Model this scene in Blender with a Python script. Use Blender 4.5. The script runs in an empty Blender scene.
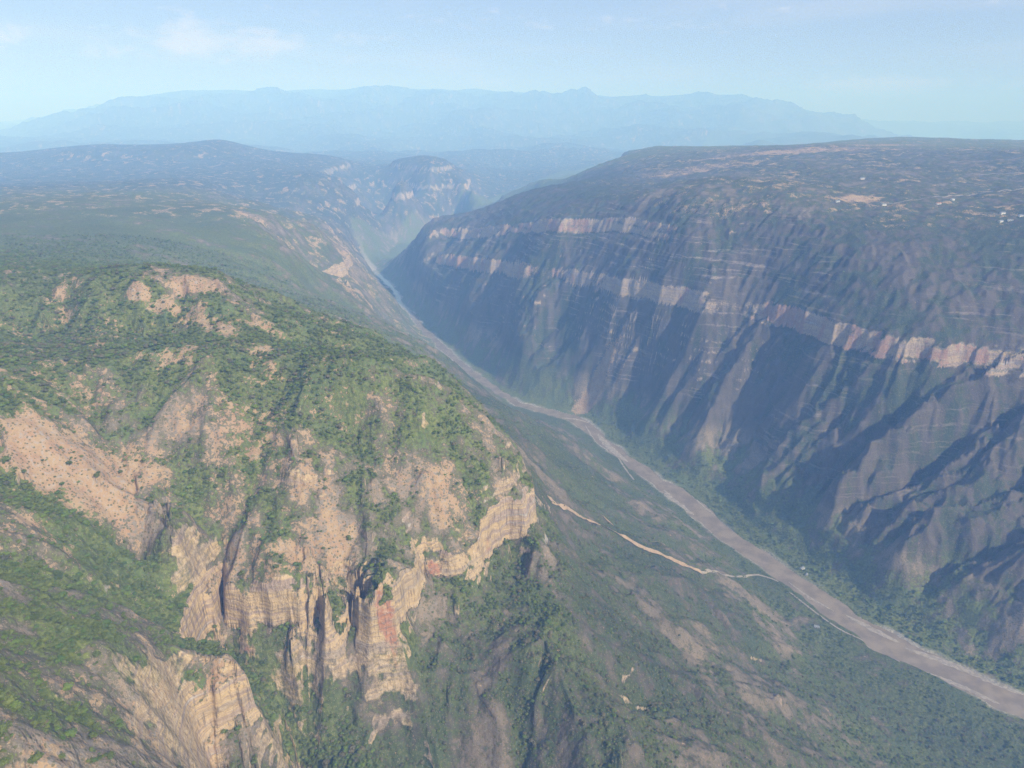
import bpy, math, time
import numpy as np
T0 = time.time()
Q = 1.0          # terrain resolution factor
HAZE = 1.4e-4; EXPO = .46
rng = np.random.default_rng(7)
# ------------------------------------------------------------------ camera
FPX = 718.0; PITCH = math.radians(21.0); CAMZ = 1000.0
SP, CP = math.sin(PITCH), math.cos(PITCH)

def at(px, py, z):
    """ground point seen at a photo position, for a given elevation"""
    u = (px-512)/FPX; v = (py-384)/FPX
    d = SP+v*CP; f = CP-v*SP
    s = (CAMZ-z)/d
    return (u*s, f*s, z)

# ------------------------------------------------------------------ noise
def _hash(ix, iy, seed):
    h = (ix.astype(np.int64)*374761393 + iy.astype(np.int64)*668265263 + seed*1442695041) & 0xffffffff
    h = ((h ^ (h >> 13))*1274126177) & 0xffffffff
    h = (h ^ (h >> 16)) & 0xffffffff
    h = (h*2246822519) & 0xffffffff
    return ((h ^ (h >> 15)) & 0xffffff).astype(np.float32)/16777216.0

def perlin(x, y, seed=0):
    ix = np.floor(x); iy = np.floor(y)
    fx = (x-ix).astype(np.float32); fy = (y-iy).astype(np.float32)
    ux = fx*fx*fx*(fx*(fx*6-15)+10); uy = fy*fy*fy*(fy*(fy*6-15)+10)
    out = 0
    for a in (0, 1):
        wx = ux if a else 1-ux
        for b in (0, 1):
            wy = uy if b else 1-uy
            t = _hash(ix+a, iy+b, seed)*(2*np.pi)
            out = out + wx*wy*(np.cos(t)*(fx-a)+np.sin(t)*(fy-b))
    return out*1.5

def fbm(x, y, scale, octv=4, seed=0, gain=0.5, lac=2.03):
    s = 0; a = 1.0; n = 0; f = 1.0/scale
    for k in range(octv):
        s = s + a*perlin(x*f+17.3*k, y*f-9.1*k, seed+k*31); n += a; a *= gain; f *= lac
    return s/n

def ridged(x, y, scale, octv=3, seed=0):
    s = 0; a = 1.0; n = 0; f = 1.0/scale
    for k in range(octv):
        s = s + a*(1-np.abs(perlin(x*f+5.3*k, y*f+3.1*k, seed+k*13))*2); n += a; a *= .5; f *= 2.1
    return s/n

def sst(a, b, x):
    t = np.clip((x-a)/(b-a), 0, 1)
    return t*t*(3-2*t)

def erosion(x, y, dx, dy, scale, seed):
    """stripes that run down the slope; (dx,dy) is across-slope, returns value and slope of the stripes"""
    px = x/scale; py = y/scale
    ix = np.floor(px); iy = np.floor(py); fx = px-ix; fy = py-iy
    v = 0; gx = 0; gy = 0; wt = 0
    for i in (-1, 0, 1):
        for j in (-1, 0, 1):
            hx = _hash(ix+i, iy+j, seed); hy = _hash(ix+i, iy+j, seed+77)
            qx = fx-i-.2-.6*hx; qy = fy-j-.2-.6*hy
            w = np.exp(-(qx*qx+qy*qy)*3.0)
            m = (qx*dx+qy*dy)*2*np.pi
            v = v+np.cos(m)*w; s = -np.sin(m)*w
            gx = gx+s*dx; gy = gy+s*dy; wt = wt+w
    return v/wt, gx/wt, gy/wt

# ------------------------------------------------------------------ river course
RIVER_PX = [(1130,775,64),(1080,738,64),(1024,706,62),(985,690,60),(930,664,62),(880,640,66),(840,613,62),(800,585,54),(760,558,48),
 (720,530,52),(690,503,64),(660,483,50),(630,462,44),(605,443,42),(588,428,46),(570,417,50),(545,411,44),(520,405,34),(500,393,30),
 (470,372,28),(450,355,30),(435,340,34),(420,326,32),(412,314,26),(400,304,26),(398,296,26),(392,287,28),(382,278,28),(372,268,28),
 (362,261,28),(352,256,26)]
RIV = np.array([at(a, b, 0)[:2]+(w,) for a, b, w in RIVER_PX])
# continue behind the spurs
RIV = np.vstack([[ [1290,700,30],[1120,800,30] ], RIV[1:], [[-1120,5350,26],[-1000,5600,24]]])

def seg_dist(x, y, P):
    best = np.full(x.shape, 1e9, np.float32); wid = np.zeros(x.shape, np.float32); side = np.zeros(x.shape, np.float32)
    for i in range(len(P)-1):
        ax, ay, aw = P[i]; bx, by, bw = P[i+1]
        ex, ey = bx-ax, by-ay; L = ex*ex+ey*ey
        t = np.clip(((x-ax)*ex+(y-ay)*ey)/L, 0, 1)
        qx = x-ax-t*ex; qy = y-ay-t*ey
        d = np.hypot(qx, qy); k = d < best
        best = np.where(k, d, best); wid = np.where(k, aw+(bw-aw)*t, wid)
        side = np.where(k, np.sign(ex*qy-ey*qx), side)
    return best, wid, side

# ------------------------------------------------------------------ control points (photo x, photo y, elevation)
CP_PX = [
 # near mesa, left: top and rim of the knoll
 (0,285,752),(80,288,750),(150,285,752),(200,279,757),(225,286,748),(0,268,745),(80,268,742),(160,268,742),
 (245,300,722),(280,318,700),(330,322,672),(380,338,620),(430,365,575),(470,395,540),
 (60,322,705),(140,325,705),(10,330,712),(180,318,712),(215,330,708),
 (0,352,722),(60,360,705),(120,352,702),(170,350,705),(230,358,692),(300,368,678),(355,385,660),(420,407,632),(480,432,582),(498,452,560),
 (300,345,678),(360,358,640),(420,385,600),
 (60,420,668),(0,420,690),(130,430,638),(200,420,640),(280,420,634),(360,430,608),(430,450,582),
 (0,470,655),(70,480,628),(140,490,590),(220,490,577),(300,490,575),(370,490,562),(440,490,550),
 # lip above the cliffs
 (515,490,520),(505,470,545),(230,560,525),(300,560,522),(350,560,515),(180,540,565),
 # cliff line (mid height)
 (225,590,478),(250,612,478),(290,630,478),(325,622,478),(345,610,478),(365,600,478),(378,622,478),(398,622,470),(412,585,478),
 (425,560,478),(440,560,478),(460,562,478),(478,545,478),(492,530,478),(505,520,478),(523,520,478),(530,490,478),
 # foot of the cliffs, slopes to the river
 (250,660,425),(300,690,395),(350,690,404),(390,680,410),(420,650,420),(450,615,425),(490,580,430),(530,560,430),(548,530,430),
 (400,730,365),(450,700,385),(500,660,405),(545,640,420),(600,580,335),(620,640,349),(560,720,385),(450,768,330),(350,768,359),
 (640,700,330),(700,640,214),(720,720,264),(780,680,96),(700,768,320),(620,768,375),(520,768,345),
 (840,690,35),(850,740,50),(780,768,215),(850,768,90),(880,700,12),(950,740,10),(930,768,15),(1024,760,8),
 (560,545,330),(600,540,260),(650,560,200),(700,575,130),(740,590,70),(560,500,330),(600,510,210),(640,530,150),(680,520,60),
 (540,470,330),(560,460,230),(600,470,110),(640,490,50),(520,440,350),(545,430,190),(570,435,70),
 (510,425,330),(480,385,170),(500,405,90),
 # gully at the foot of the near slope, slopes on its left side
 (20,440,672),(90,510,605),(150,560,545),(200,600,490),(240,640,440),(290,690,400),(350,735,370),(420,768,335),
 (0,520,645),(60,560,610),(0,600,650),(60,620,612),(120,620,575),(170,640,535),(0,680,660),(60,700,625),(120,700,585),
 (160,680,545),(0,768,655),(80,768,610),(150,768,560),(205,672,515),(240,680,480),(190,740,490),(215,768,430),(265,725,430),(280,768,360),
 # far side of the spur, slope to the river seen beyond the ridge
 (300,305,560),(350,310,430),(400,330,300),(430,350,190),(350,285,330),
 # bench and cliffs left of the river, middle distance
 (0,245,690),(80,240,680),(160,240,650),(240,250,590),(300,262,520),(0,210,690),(80,205,690),(160,205,670),(230,205,630),

 (280,225,560),(320,240,480),(320,290,430),(260,230,600),(200,225,640),(280,285,520),(250,212,520),
 (0,190,625),(100,190,625),(200,192,600),(0,180,563),(100,180,563),(200,180,563),(300,180,516),(0,170,552),(100,170,552),(200,170,552),(300,172,540),
 (0,160,585),(100,160,585),(200,162,570),(300,168,520),(0,150,642),(100,150,642),(180,150,640),(260,158,570),(0,141,690),(100,139,705),(180,142,685),(260,151,600),(340,163,500),(400,168,460),(430,175,430),(470,190,330),(490,203,250),
 (300,215,402),(380,215,170),(390,200,300),(400,185,390),(430,228,60),(400,238,40),(400,212,150),(460,215,110),(480,203,180),(350,190,411),(440,200,230),(460,190,310),
 # right wall: foot, cliff band, slopes, rim
 (605,425,12),(650,455,12),(700,488,12),(740,515,12),(800,552,14),(860,590,14),(920,625,16),(1000,660,18),(1080,690,25),
 (640,425,60),(700,455,70),(760,485,80),(820,520,80),(880,560,80),(950,590,80),(1024,620,90),
 (590,290,380),(560,285,365),(620,300,385),(660,305,400),(700,310,415),(760,312,430),(830,335,430),(880,345,435),(940,352,440),(1000,356,440),
 (1080,365,445),(520,290,330),(480,280,290),(450,270,260),(425,262,240),(450,300,150),(500,330,140),(550,360,130),
 (600,360,180),(680,370,230),(760,400,220),(840,420,250),(920,450,240),(1000,470,240),(1080,500,240),(640,395,110),(720,430,120),(800,470,140),(880,510,150),(960,550,140),(1040,560,160),
 (420,235,330),(450,225,400),(500,212,520),(560,207,610),(620,204,660),(700,205,695),(780,208,700),(850,210,700),(930,214,700),(1024,220,700),(1110,225,705),
 (450,245,330),(500,240,450),(560,235,540),(640,240,570),(720,245,590),(800,260,580),(880,270,590),(960,275,590),(1060,280,600),
 (520,195,545),(600,180,645),(700,158,745),(780,153,780),(850,149,795),(940,152,795),(1024,157,795),(1120,160,795),(900,180,745),(800,180,740),(700,180,715),(1024,185,745),(640,190,680),
 (600,165,640),(540,185,480),(500,200,330),(550,178,420),(620,160,600),
 (410,245,200),(400,255,90),(395,275,60),
]
CP_W = [ (-180,2500,60),(-330,2500,170),(-480,2500,300),(-620,2500,420),(-360,2900,60),(-520,2900,150),(-700,2900,320),(-830,2900,430),
 (-530,3300,110),(-700,3300,300),(-830,3300,430),(-1100,3300,540),(-700,3800,110),(-860,3800,300),(-1000,3800,420),(-1350,3800,540),
 (-850,4300,110),(-1010,4300,290),(-1200,4300,420),(-1500,4300,470),(-1000,4900,100),(-1150,4900,260),(-1400,4900,380),(-1700,4900,440),
 (-900,9500,300),(-3500,9500,650),(-2000,9000,500),(-3000,7800,720),(-1500,8000,420),  # places the photograph does not show, in metres
 (-100,100,400),(-300,100,520),(-600,150,640),(-900,300,700),(-900,700,740),(-1500,900,740),(-1500,1800,720),(200,100,200),(500,100,60),(600,400,60),
 (900,100,100),(1400,300,350),(1800,700,650),(2200,1200,720),(2600,2200,740),(1200,500,180),(0,-200,330),(-800,-200,650),(1500,-200,500),(400,500,110),(120,420,190),
 (-3000,3000,700),(-5500,7000,740),(4200,5200,760),(5200,8000,700),(3200,7400,700),(1500,6800,520),(700,6200,330),
 (100,5200,330),(-300,5600,180),(-1500,9500,350),(1500,10500,300),(5000,11000,500),(-6000,12000,500),
 (-380,1500,560),(-200,1300,470),(-450,1900,480),(-700,1700,600),
]
pts = np.array([at(*p) for p in CP_PX]+CP_W, np.float64)

def blobs_at(x, y, L):
    """soft round patches: (x, y, radius_x, radius_y, angle, strength)"""
    m = np.zeros(x.shape)
    for (bx, by, ra, rb, an, s) in L:
        c, sn = math.cos(math.radians(an)), math.sin(math.radians(an))
        dx = x-bx; dy = y-by
        u = (dx*c+dy*sn)/ra; v = (-dx*sn+dy*c)/rb
        m = np.maximum(m, s*np.exp(-(u*u+v*v)**1.5))
    return m
NEARM = [(-270,640,150,110,0,1),(-200,700,130,90,0,1),(-90,740,170,90,0,1),(10,850,75,100,0,1),(-250,525,70,50,0,.55)]
NC_, NH, ND, Nd = 478, 60, 85, 4
def band(h, hc, H, D, d, m):
    t = h-hc
    a = np.abs(t)
    g = np.where(a < d, a*(H*.5/d), np.where(a < D, H*.5+(a-d)*(D-H*.5)/(D-d), a))
    return hc+np.sign(t)*(a*(1-m)+g*m)
_nm = np.clip(blobs_at(pts[:, 0], pts[:, 1], NEARM)*1.6, 0, 1)
for k in range(len(pts)):          # undo the cliff step where the control points sit in it
    if _nm[k] > .05:
        c = np.linspace(300, 700, 4001); g_ = band(c, NC_, NH, ND, Nd, _nm[k])
        pts[k, 2] = c[np.argmin(np.abs(g_-pts[k, 2]))]

# ------------------------------------------------------------------ smooth base surface by thin plate spline in a gently warped plan
def warp(x, y):
    r = np.hypot(x, y+150)+1e-6
    k = np.log1p(r/900.0)/r
    return x*k, (y+150)*k
def tps_fit(P):
    wx, wy = warp(P[:, 0], P[:, 1])
    d2 = (wx[:, None]-wx)**2+(wy[:, None]-wy)**2
    K = np.where(d2 > 0, d2*np.log(d2+1e-20)*.5, 0)
    n = len(P); A = np.zeros((n+3, n+3)); A[:n, :n] = K+np.eye(n)*2e-5
    A[:n, n] = 1; A[:n, n+1] = wx; A[:n, n+2] = wy; A[n:, :n] = A[:n, n:].T
    b = np.zeros(n+3); b[:n] = P[:, 2]
    return np.linalg.solve(A, b), wx, wy
_w, _wx, _wy = tps_fit(pts)
def tps(x, y):
    wx, wy = warp(x, y)
    out = np.zeros(wx.shape, np.float64)+_w[-3]+_w[-2]*wx+_w[-1]*wy
    for k in range(len(_wx)):
        d2 = (wx-_wx[k])**2+(wy-_wy[k])**2+1e-20
        out += _w[k]*.5*d2*np.log(d2)
    return out

AZ0, AZ1 = math.radians(-57), math.radians(57)
RBREAK = [(120, 300, 70), (300, 5000, 1180), (5000, 46000, 380)]
def radii(q):
    seg = []
    for a, b, n in RBREAK:
        n = int(n*q); seg.append(np.exp(np.linspace(math.log(a), math.log(b), n, endpoint=False)))
    return np.concatenate(seg+[[RBREAK[-1][1]]])

def polar(q):
    R = radii(q); A = np.linspace(AZ0, AZ1, int(1350*q))
    rr, aa = np.meshgrid(R, A, indexing='ij')
    return rr*np.sin(aa), rr*np.cos(aa), rr, aa

def bases():
    # coarse evaluation then smooth interpolation
    q = .25
    X, Y, _, _ = polar(q)
    return tps(X, Y)
def upsample(G, n0, n1):
    def ax(G, n, rows):
        m = G.shape[0]
        t = rows; i = np.clip(np.floor(t).astype(int), 0, m-2); f = (t-i)[:, None]
        g = lambda k: G[np.clip(i+k, 0, m-1)]
        a, b, c, d = g(-1), g(0), g(1), g(2)
        return b+.5*f*(c-a+f*(2*a-5*b+4*c-d+f*(3*(b-c)+d-a)))
    # row index mapping through log radius
    Rc = np.log(radii(.25)); Rf = np.log(radii(Q))
    rows = np.interp(Rf, Rc, np.arange(len(Rc)))
    G = ax(G, n0, rows)
    cols = np.linspace(0, G.shape[1]-1, n1)
    return ax(G.T.copy(), n1, cols).T

X, Y, RR, AA = polar(Q)
NR, NC = X.shape
x = X.astype(np.float64); y = Y.astype(np.float64)
print('grid', NR, NC, time.time()-T0)
h = upsample(bases(), NR, NC)
print('base', time.time()-T0)

def gradient(h):
    """world gradient of a field on the polar grid"""
    R = RR[:, 0]; A = AA[0]
    dr = np.gradient(h, R, axis=0); da = np.gradient(h, A, axis=1)/RR
    s, c = np.sin(AA), np.cos(AA)
    return dr*s+da*c, dr*c-da*s

rd, rw, rs = seg_dist(x, y, RIV)
LEFT = rs > 0     # side of the river
if LEFT[NR//2, 5] == False: LEFT = ~LEFT
left = LEFT.astype(np.float32)

def blobs(L):
    """sum of soft round patches: (x, y, radius_x, radius_y, angle, strength)"""
    return blobs_at(x, y, L)

# far mountains (beyond 9 km)
def mountains(x, y):
    az = np.arctan2(x, y)
    r = np.hypot(x, y)
    prof = np.interp(np.degrees(az), [-60,-40,-33.5,-27,-23,-17,-10,0,8,16.5,19.5,22.5,25,30,36,60],
                     [-500,-400,-250,190,370,400,470,370,300,300,75,0,-250,-650,-750,-800])-100
    crest = 1000+prof*1.85
    wav = fbm(x, y, 4200, 4, 5)*420+ridged(x, y, 4200, 5, 8)*1050-560
    ridge = sst(15000, 28500, r)*(1-sst(30500, 42000, r))
    return ridge, crest, wav

# ---- large noise for natural shapes
near = 1-sst(2500, 4500, RR)
h += fbm(x, y, 700, 3, 11)*18*sst(60, 300, rd)
ridge, crest, wav = mountains(x, y)
far = sst(7500, 12500, RR)
h = h*(1-far)+far*(330+fbm(x, y, 2500, 4, 71)*200+ridge*(crest-330)+wav*(.25+.75*np.clip(ridge, 0, 1))*(1-.9*sst(.75, 1, ridge)))

gx, gy = gradient(h)
# smooth the direction field a bit
sl = np.hypot(gx, gy)
print('slope', time.time()-T0)

# ---- gullies: stripes running downslope, several sizes
wall = (1-left)*(1-sst(4200, 5200, RR))
steep = sst(.12, .55, sl)
footf = sst(8, 130, h)*sst(60, 200, rd)
nx = -gy/(sl+1e-3); ny = gx/(sl+1e-3)
gul = 0
upper = sst(380, 500, h)*wall
irr = np.clip(.9+fbm(x, y, 420, 2, 23)*1.2, .5, 1.3)
amp_big = (66*wall*irr*(1-.86*upper)*(1-.3*sst(2300, 3200, y))*(1-.2*sst(2300, 3300, y))+10*(1-wall))*steep*footf
wxo = fbm(x, y, 260, 3, 21)*120; wyo = fbm(x, y, 260, 3, 22)*120
sharp = lambda v: 1-2*np.sqrt(np.clip(.5-.62*v, 0, 1))
v1, g1x, g1y = erosion(x+wxo*.5, y+wyo*.5, nx, ny, 165.0, 3)
cc_ = .30*x-.954*y+fbm(x, y, 600, 3, 24)*70; tt_ = .954*x+.30*y
def longr(S, T, sd): return 1-2.6*np.abs(perlin(cc_/S, tt_/T, sd))
tri = lambda t: 4*np.abs(t-np.floor(t)-.5)-1
lg = .62*tri(cc_/205+fbm(x, y, 520, 2, 304)*.9)*np.clip(.85+fbm(x, y, 330, 2, 305)*1.4, .2, 1.3)+.27*tri(cc_/88+fbm(x, y, 260, 3, 306)*1.1)+.11*tri(cc_/39+fbm(x, y, 130, 3, 307)*1.2)
v1 = np.where(wall > .5, lg, v1)
amp_big = np.where(wall > .5, amp_big*.95, amp_big)
h2 = amp_big*v1
gq = h+h2; dX, dY = gradient(gq)
s2 = np.hypot(dX, dY)+1e-3
v2, g2x, g2y = erosion(x+wxo, y+wyo, -dY/s2, dX/s2, 74.0, 9)
v2s = v2; v2 = sharp(v2)
a2 = (8*wall*(1-.5*upper)+6*(1-wall))*sst(.15, .6, s2)*footf
h2 = h2+a2*v2
dX += a2*g2x*2*np.pi/74; dY += a2*g2y*2*np.pi/74
s3 = np.hypot(dX, dY)+1e-3
v3, g3x, g3y = erosion(x, y, -dY/s3, dX/s3, 31.0, 19)
a3 = (2.4*wall+2.6*(1-wall))*sst(.15, .6, s3)*footf*(1-sst(3500, 7000, RR))
h2 = h2+a3*v3
h = h+h2
gul = .55*v1+.3*v2+.15*v3
print('erosion', time.time()-T0)

# ---- rock bands: the slope is gathered into a cliff around one elevation
hpre = h.copy()
rock = np.zeros(h.shape)
nearm = blobs(NEARM)
nearm = np.clip(nearm*1.6, 0, 1)*(1-.75*blobs([(-198,672,14,40,0,1),(-62,775,22,30,0,1),(-290,655,12,40,30,.6)]))*np.clip(.85+fbm(x, y, 70, 2, 53)*.9, .3, 1)
clf = ridged(x, y, 46, 3, 51)
hn = h+(clf-.35)*10*nearm+fbm(x, y, 90, 3, 52)*16*nearm
hN = band(hn, NC_, NH, ND, Nd, nearm)
h = h*(1-nearm)+hN*nearm
rock = np.maximum(rock, nearm*(1-sst(28, 38, np.abs(h-478))))
# right wall, lower band
hcR = 435-.00*(x)-sst(2200, 4200, y)*190
mR = wall*(1-sst(3600, 4200, RR))*np.clip(.62+fbm(x, y, 420, 2, 61)*1.3, .15, 1)
hr = h+fbm(x, y, 60, 3, 62)*9*wall
hR = band(hr, hcR, 54, 72, 8, mR)
h = np.where(wall > .5, hR, h)
rock = np.maximum(rock, mR*wall*(1-sst(25, 33, np.abs(h-hcR))))
# upper band
hcU = 615-sst(2400, 4200, y)*260
mU = wall*np.clip(blobs([(430,2950,500,420,-30,1.3),(-200,3600,480,480,0,1.2)]), 0, 1)
h = np.where(wall > .5, band(h, hcU, 52, 60, 13, mU), h)
rock = np.maximum(rock, mU*(1-sst(26, 34, np.abs(h-hcU))))
# fine ledges
for per, am, sd in ((31.0, .12, 66), (13.0, .085, 166)):
    led = (wall*.8+.6*nearm+.25)*sst(.25, .7, sl)*(1-sst(5000, 7000, RR))
    ph = (h+fbm(x, y, 160, 2, sd)*5)/per
    h = h+led*per*am*np.sin(2*np.pi*ph)*np.clip(.5+fbm(x, y, 120, 2, sd+1)*1.5, 0, 1)
# rock bands far off on the left side of the river
mL = left*np.clip(.6+fbm(x, y, 500, 3, 401)*1.5, 0, 1)
m1 = mL*sst(2300, 2900, RR)*(1-sst(4800, 5600, RR)); h = band(h+fbm(x, y, 150, 3, 402)*20*m1, 360+(y-3000)*.01, 60, 70, 7, m1)
m2 = sst(5200, 6000, RR)*(1-sst(7600, 8600, RR))*np.clip(.75+fbm(x, y, 900, 2, 403), 0, 1); h = band(h+fbm(x, y, 400, 3, 404)*22*m2, 610, 75, 95, 9, m2)
h = band(h, 330, 60, 72, 8, m2); h = band(h, 470, 45, 60, 8, m2)
m2r = m2*sst(-2500, -1900, x)
rock = np.maximum(rock, m2r*.8*(1-sst(24, 34, np.abs(h-330)))); rock = np.maximum(rock, m2r*.7*(1-sst(18, 26, np.abs(h-470))))
rock = np.maximum(rock, m1*(1-sst(28, 36, np.abs(h-360)))); rock = np.maximum(rock, m2*sst(-2500, -1900, x)*(1-sst(36, 46, np.abs(h-610))))
ph = (h+fbm(x, y, 160, 2, 66)*6)/27.0
# valley floor and river bed
rd = rd+fbm(x, y, 75, 3, 82)*16*(rd < 150)
hw = rw*.5
shoal = 0
floor = 2.5+fbm(x, y, 60, 3, 80)*1.5+np.clip((rd-hw)/40, 0, 3)
cf = 1-sst(4700, 5400, RR)
h = np.where(rd < 400, h*(1-cf)+cf*(floor+(h-floor)*sst(0, 1, (rd-hw-6)/110)), h)
h = np.where((h < floor) & (RR < 9000), floor, h)
h = h-(6-shoal)*(1-sst(-4, 5, rd-hw))*cf
# surface roughness
rgh = .35+.65*sst(-.2, .3, fbm(x, y, 130, 2, 97))
h = h+(fbm(x, y, 38, 4, 90)*3.6+(ridged(x, y, 17, 3, 92)-.4)*2.4*rgh*(1-sst(2500, 4500, RR))+fbm(x, y, 9, 2, 95)*1.2*(1-sst(1500, 3000, RR)))*sst(10, 60, rd-hw)*(1-sst(6000, 9000, RR))
Z = h
print('terrain', time.time()-T0)
gx, gy = gradient(Z); slope = np.hypot(gx, gy)

def link(o):
    bpy.context.scene.collection.objects.link(o); return o

def grid_mesh(name, fmask, mat, attrs):
    idx = np.arange(NR*NC).reshape(NR, NC)
    q = np.stack([idx[:-1, :-1], idx[:-1, 1:], idx[1:, 1:], idx[1:, :-1]], -1)[fmask]
    used, inv = np.unique(q, return_inverse=True)
    co = np.stack([X.ravel()[used], Y.ravel()[used], Z.ravel()[used]], 1).astype(np.float32)
    me = bpy.data.meshes.new(name)
    n = len(q); me.vertices.add(len(co)); me.vertices.foreach_set('co', co.ravel())
    me.loops.add(n*4); me.loops.foreach_set('vertex_index', inv.reshape(-1).astype(np.int32))
    me.polygons.add(n); me.polygons.foreach_set('loop_start', np.arange(n, dtype=np.int32)*4)
    me.polygons.foreach_set('use_smooth', np.ones(n, bool))
    me.update(calc_edges=True)
    for an, arr in attrs.items():
        at_ = me.attributes.new(an, 'FLOAT_COLOR', 'POINT')
        at_.data.foreach_set('color', arr.reshape(-1, 4)[used].astype(np.float32).ravel())
    me.materials.append(mat)
    o = link(bpy.data.objects.new(name, me)); o['kind'] = 'structure'
    return o

# ------------------------------------------------------------------ what grows and lies where
ledrock = wall*(1-sst(4500, 5200, RR))*sst(.45, .95, -np.cos(2*np.pi*ph+1.3))*np.clip(blobs([(250,2650,800,500,-40,1.1),(-250,3500,500,500,0,1.1)])*1.2+.25, 0, 1)*sst(-.15, .2, fbm(x, y, 110, 3, 68))*sst(120, 230, h)*sst(.6, 1.1, slope)
n1 = fbm(x, y, 260, 4, 201); n2 = fbm(x, y, 60, 4, 211); n3 = fbm(x, y, 900, 3, 221); n4 = fbm(x, y, 22, 3, 231)
#SAND#
SAND = [(-486,690,75,50,0,1.0),(-440,744,45,35,0,.9),(-449,687,40,30,0,.9),(-342,799,90,50,0,.3),(-430,885,45,22,-10,.6),(-557,1052,22,14,0,1.3),
 (-520,1043,30,14,0,1.1),(-479,1083,55,18,0,1.3),(-475,1025,30,25,0,.8),(-440,1000,60,18,-35,.9),(-353,1028,30,15,0,.6),(-513,812,40,30,0,.5),
 (-243,709,60,60,0,.5),(-205,700,9,50,-25,1.0),(-354,560,16,9,0,.9),(-285,500,10,45,-20,1.0),(-250,760,40,50,20,.5),(-90,800,60,40,0,.35),(-300,400,60,30,10,.5),(-360,380,60,25,10,.5),
 (-1016,2825,90,60,-20,.65),(-1080,3500,120,40,-30,.5),(-720,3150,40,130,35,.5),(-600,2850,30,120,30,.55),(-950,3900,60,200,25,.6),(-860,3700,30,150,20,.6),(-640,2560,110,30,-30,.9),
 (1500,4050,500,120,0,.6),(900,3700,300,120,0,.5),(1150,2450,60,40,0,1.1),(2200,4400,400,90,0,.5),(285,2335,75,34,10,1.8)]
GREEN = [(-618,1017,190,48,0,1.1),(-550,743,60,35,0,.8),(-180,1077,170,170,20,.9),(-474,632,80,35,-10,.7),(-415,611,110,40,-25,1.0),
 (-330,600,70,38,-20,1.3),(-250,600,100,26,-25,1.1),(-140,655,26,22,0,1),(-380,480,80,60,0,.5),(-300,900,120,40,0,.5),(-900,1500,500,300,0,.5),(-800,2200,400,300,0,.3),
 (60,700,25,90,30,.6),(120,1500,90,300,20,.5),(-160,560,120,22,0,.8)]
sandm = blobs(SAND); greenm = blobs(GREEN)
nearL = left*(1-sst(1500, 2600, RR))
nearface = nearL*sst(.0, 1, 1-sst(-40, 120, x))*sst(430, 500, Z)
veg = .58+n1*.7+n2*.8+n4*.6-.25*gul+.25*(1-sst(.2, .9, slope))
veg = np.where(wall > .5, veg-.2+.4*(1-sst(20, 120, Z)), veg)
lowl = left*(1-sst(2000, 3000, RR))*(1-sst(400, 440, Z))*sst(-260, -60, x)
veg = veg-.0*nearface-.6*sandm+.7*greenm-.02*lowl
sand = sandm*.82+nearface*(.14-n2*.6-n4*.4+n1*.3)+.0
sand = sand+left*sst(2300, 3000, RR)*(n1*.4-.05+.6*sst(.0, .22, n2))+(1-left)*sst(660, 700, Z+n3*60)*(.16+n1*.6+n2*.9)
bar = cf*(1-sst(0, 14, rd-hw))*np.clip(sst(-.1, .25, fbm(x, y, 190, 2, 241)+.05)+(rd < hw), 0, 1)
rockm = np.clip(m2*(1-sst(18, 34, np.abs(h-610)))*.0+rock*1.25*sst(1.0+.5*nearm-.6*m2, 1.6+.6*nearm-.7*m2, slope)+sst(1.7, 2.4, slope)*.5*(1-.75*wall)*(1-sst(3000, 4200, RR))+.5*ledrock, 0, 1)
A1 = np.clip(np.stack([veg, sand, rockm, gul*.5+.5], -1), 0, 1)
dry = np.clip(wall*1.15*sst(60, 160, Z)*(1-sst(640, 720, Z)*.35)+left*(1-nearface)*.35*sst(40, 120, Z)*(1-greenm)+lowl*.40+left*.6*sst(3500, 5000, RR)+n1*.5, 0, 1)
warm = np.clip(.25+n1*.8+n2*.8+blobs([(-139,644,15,22,20,.7),(-93,735,16,16,0,.7),(-262,518,10,16,0,.6),(-10,842,20,20,0,.2)])+.25*wall+  .38*blobs([(760,2100,110,90,0,1),(1180,1690,120,90,0,1),(430,2900,200,80,0,.6)]), 0, 1)
A2 = np.clip(np.stack([dry, np.clip(bar, 0, 1), warm, np.clip((wall*.9+left*sst(2300, 2800, RR)*.6+.25*nearm)*sst(.35-.25*sst(3800, 5000, RR), .7-.4*sst(3800, 5000, RR), slope)*sst(-.25, .25, fbm(x, y, 230, 3, 69))*sst(60, 150, Z)*(.45+.55*np.clip(blobs([(250,2650,900,560,-40,1.2),(-250,3500,600,600,0,1.2),(900,2000,500,150,-30,.5)]), 0, 1)), 0, 1)], -1), 0, 1)

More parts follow.
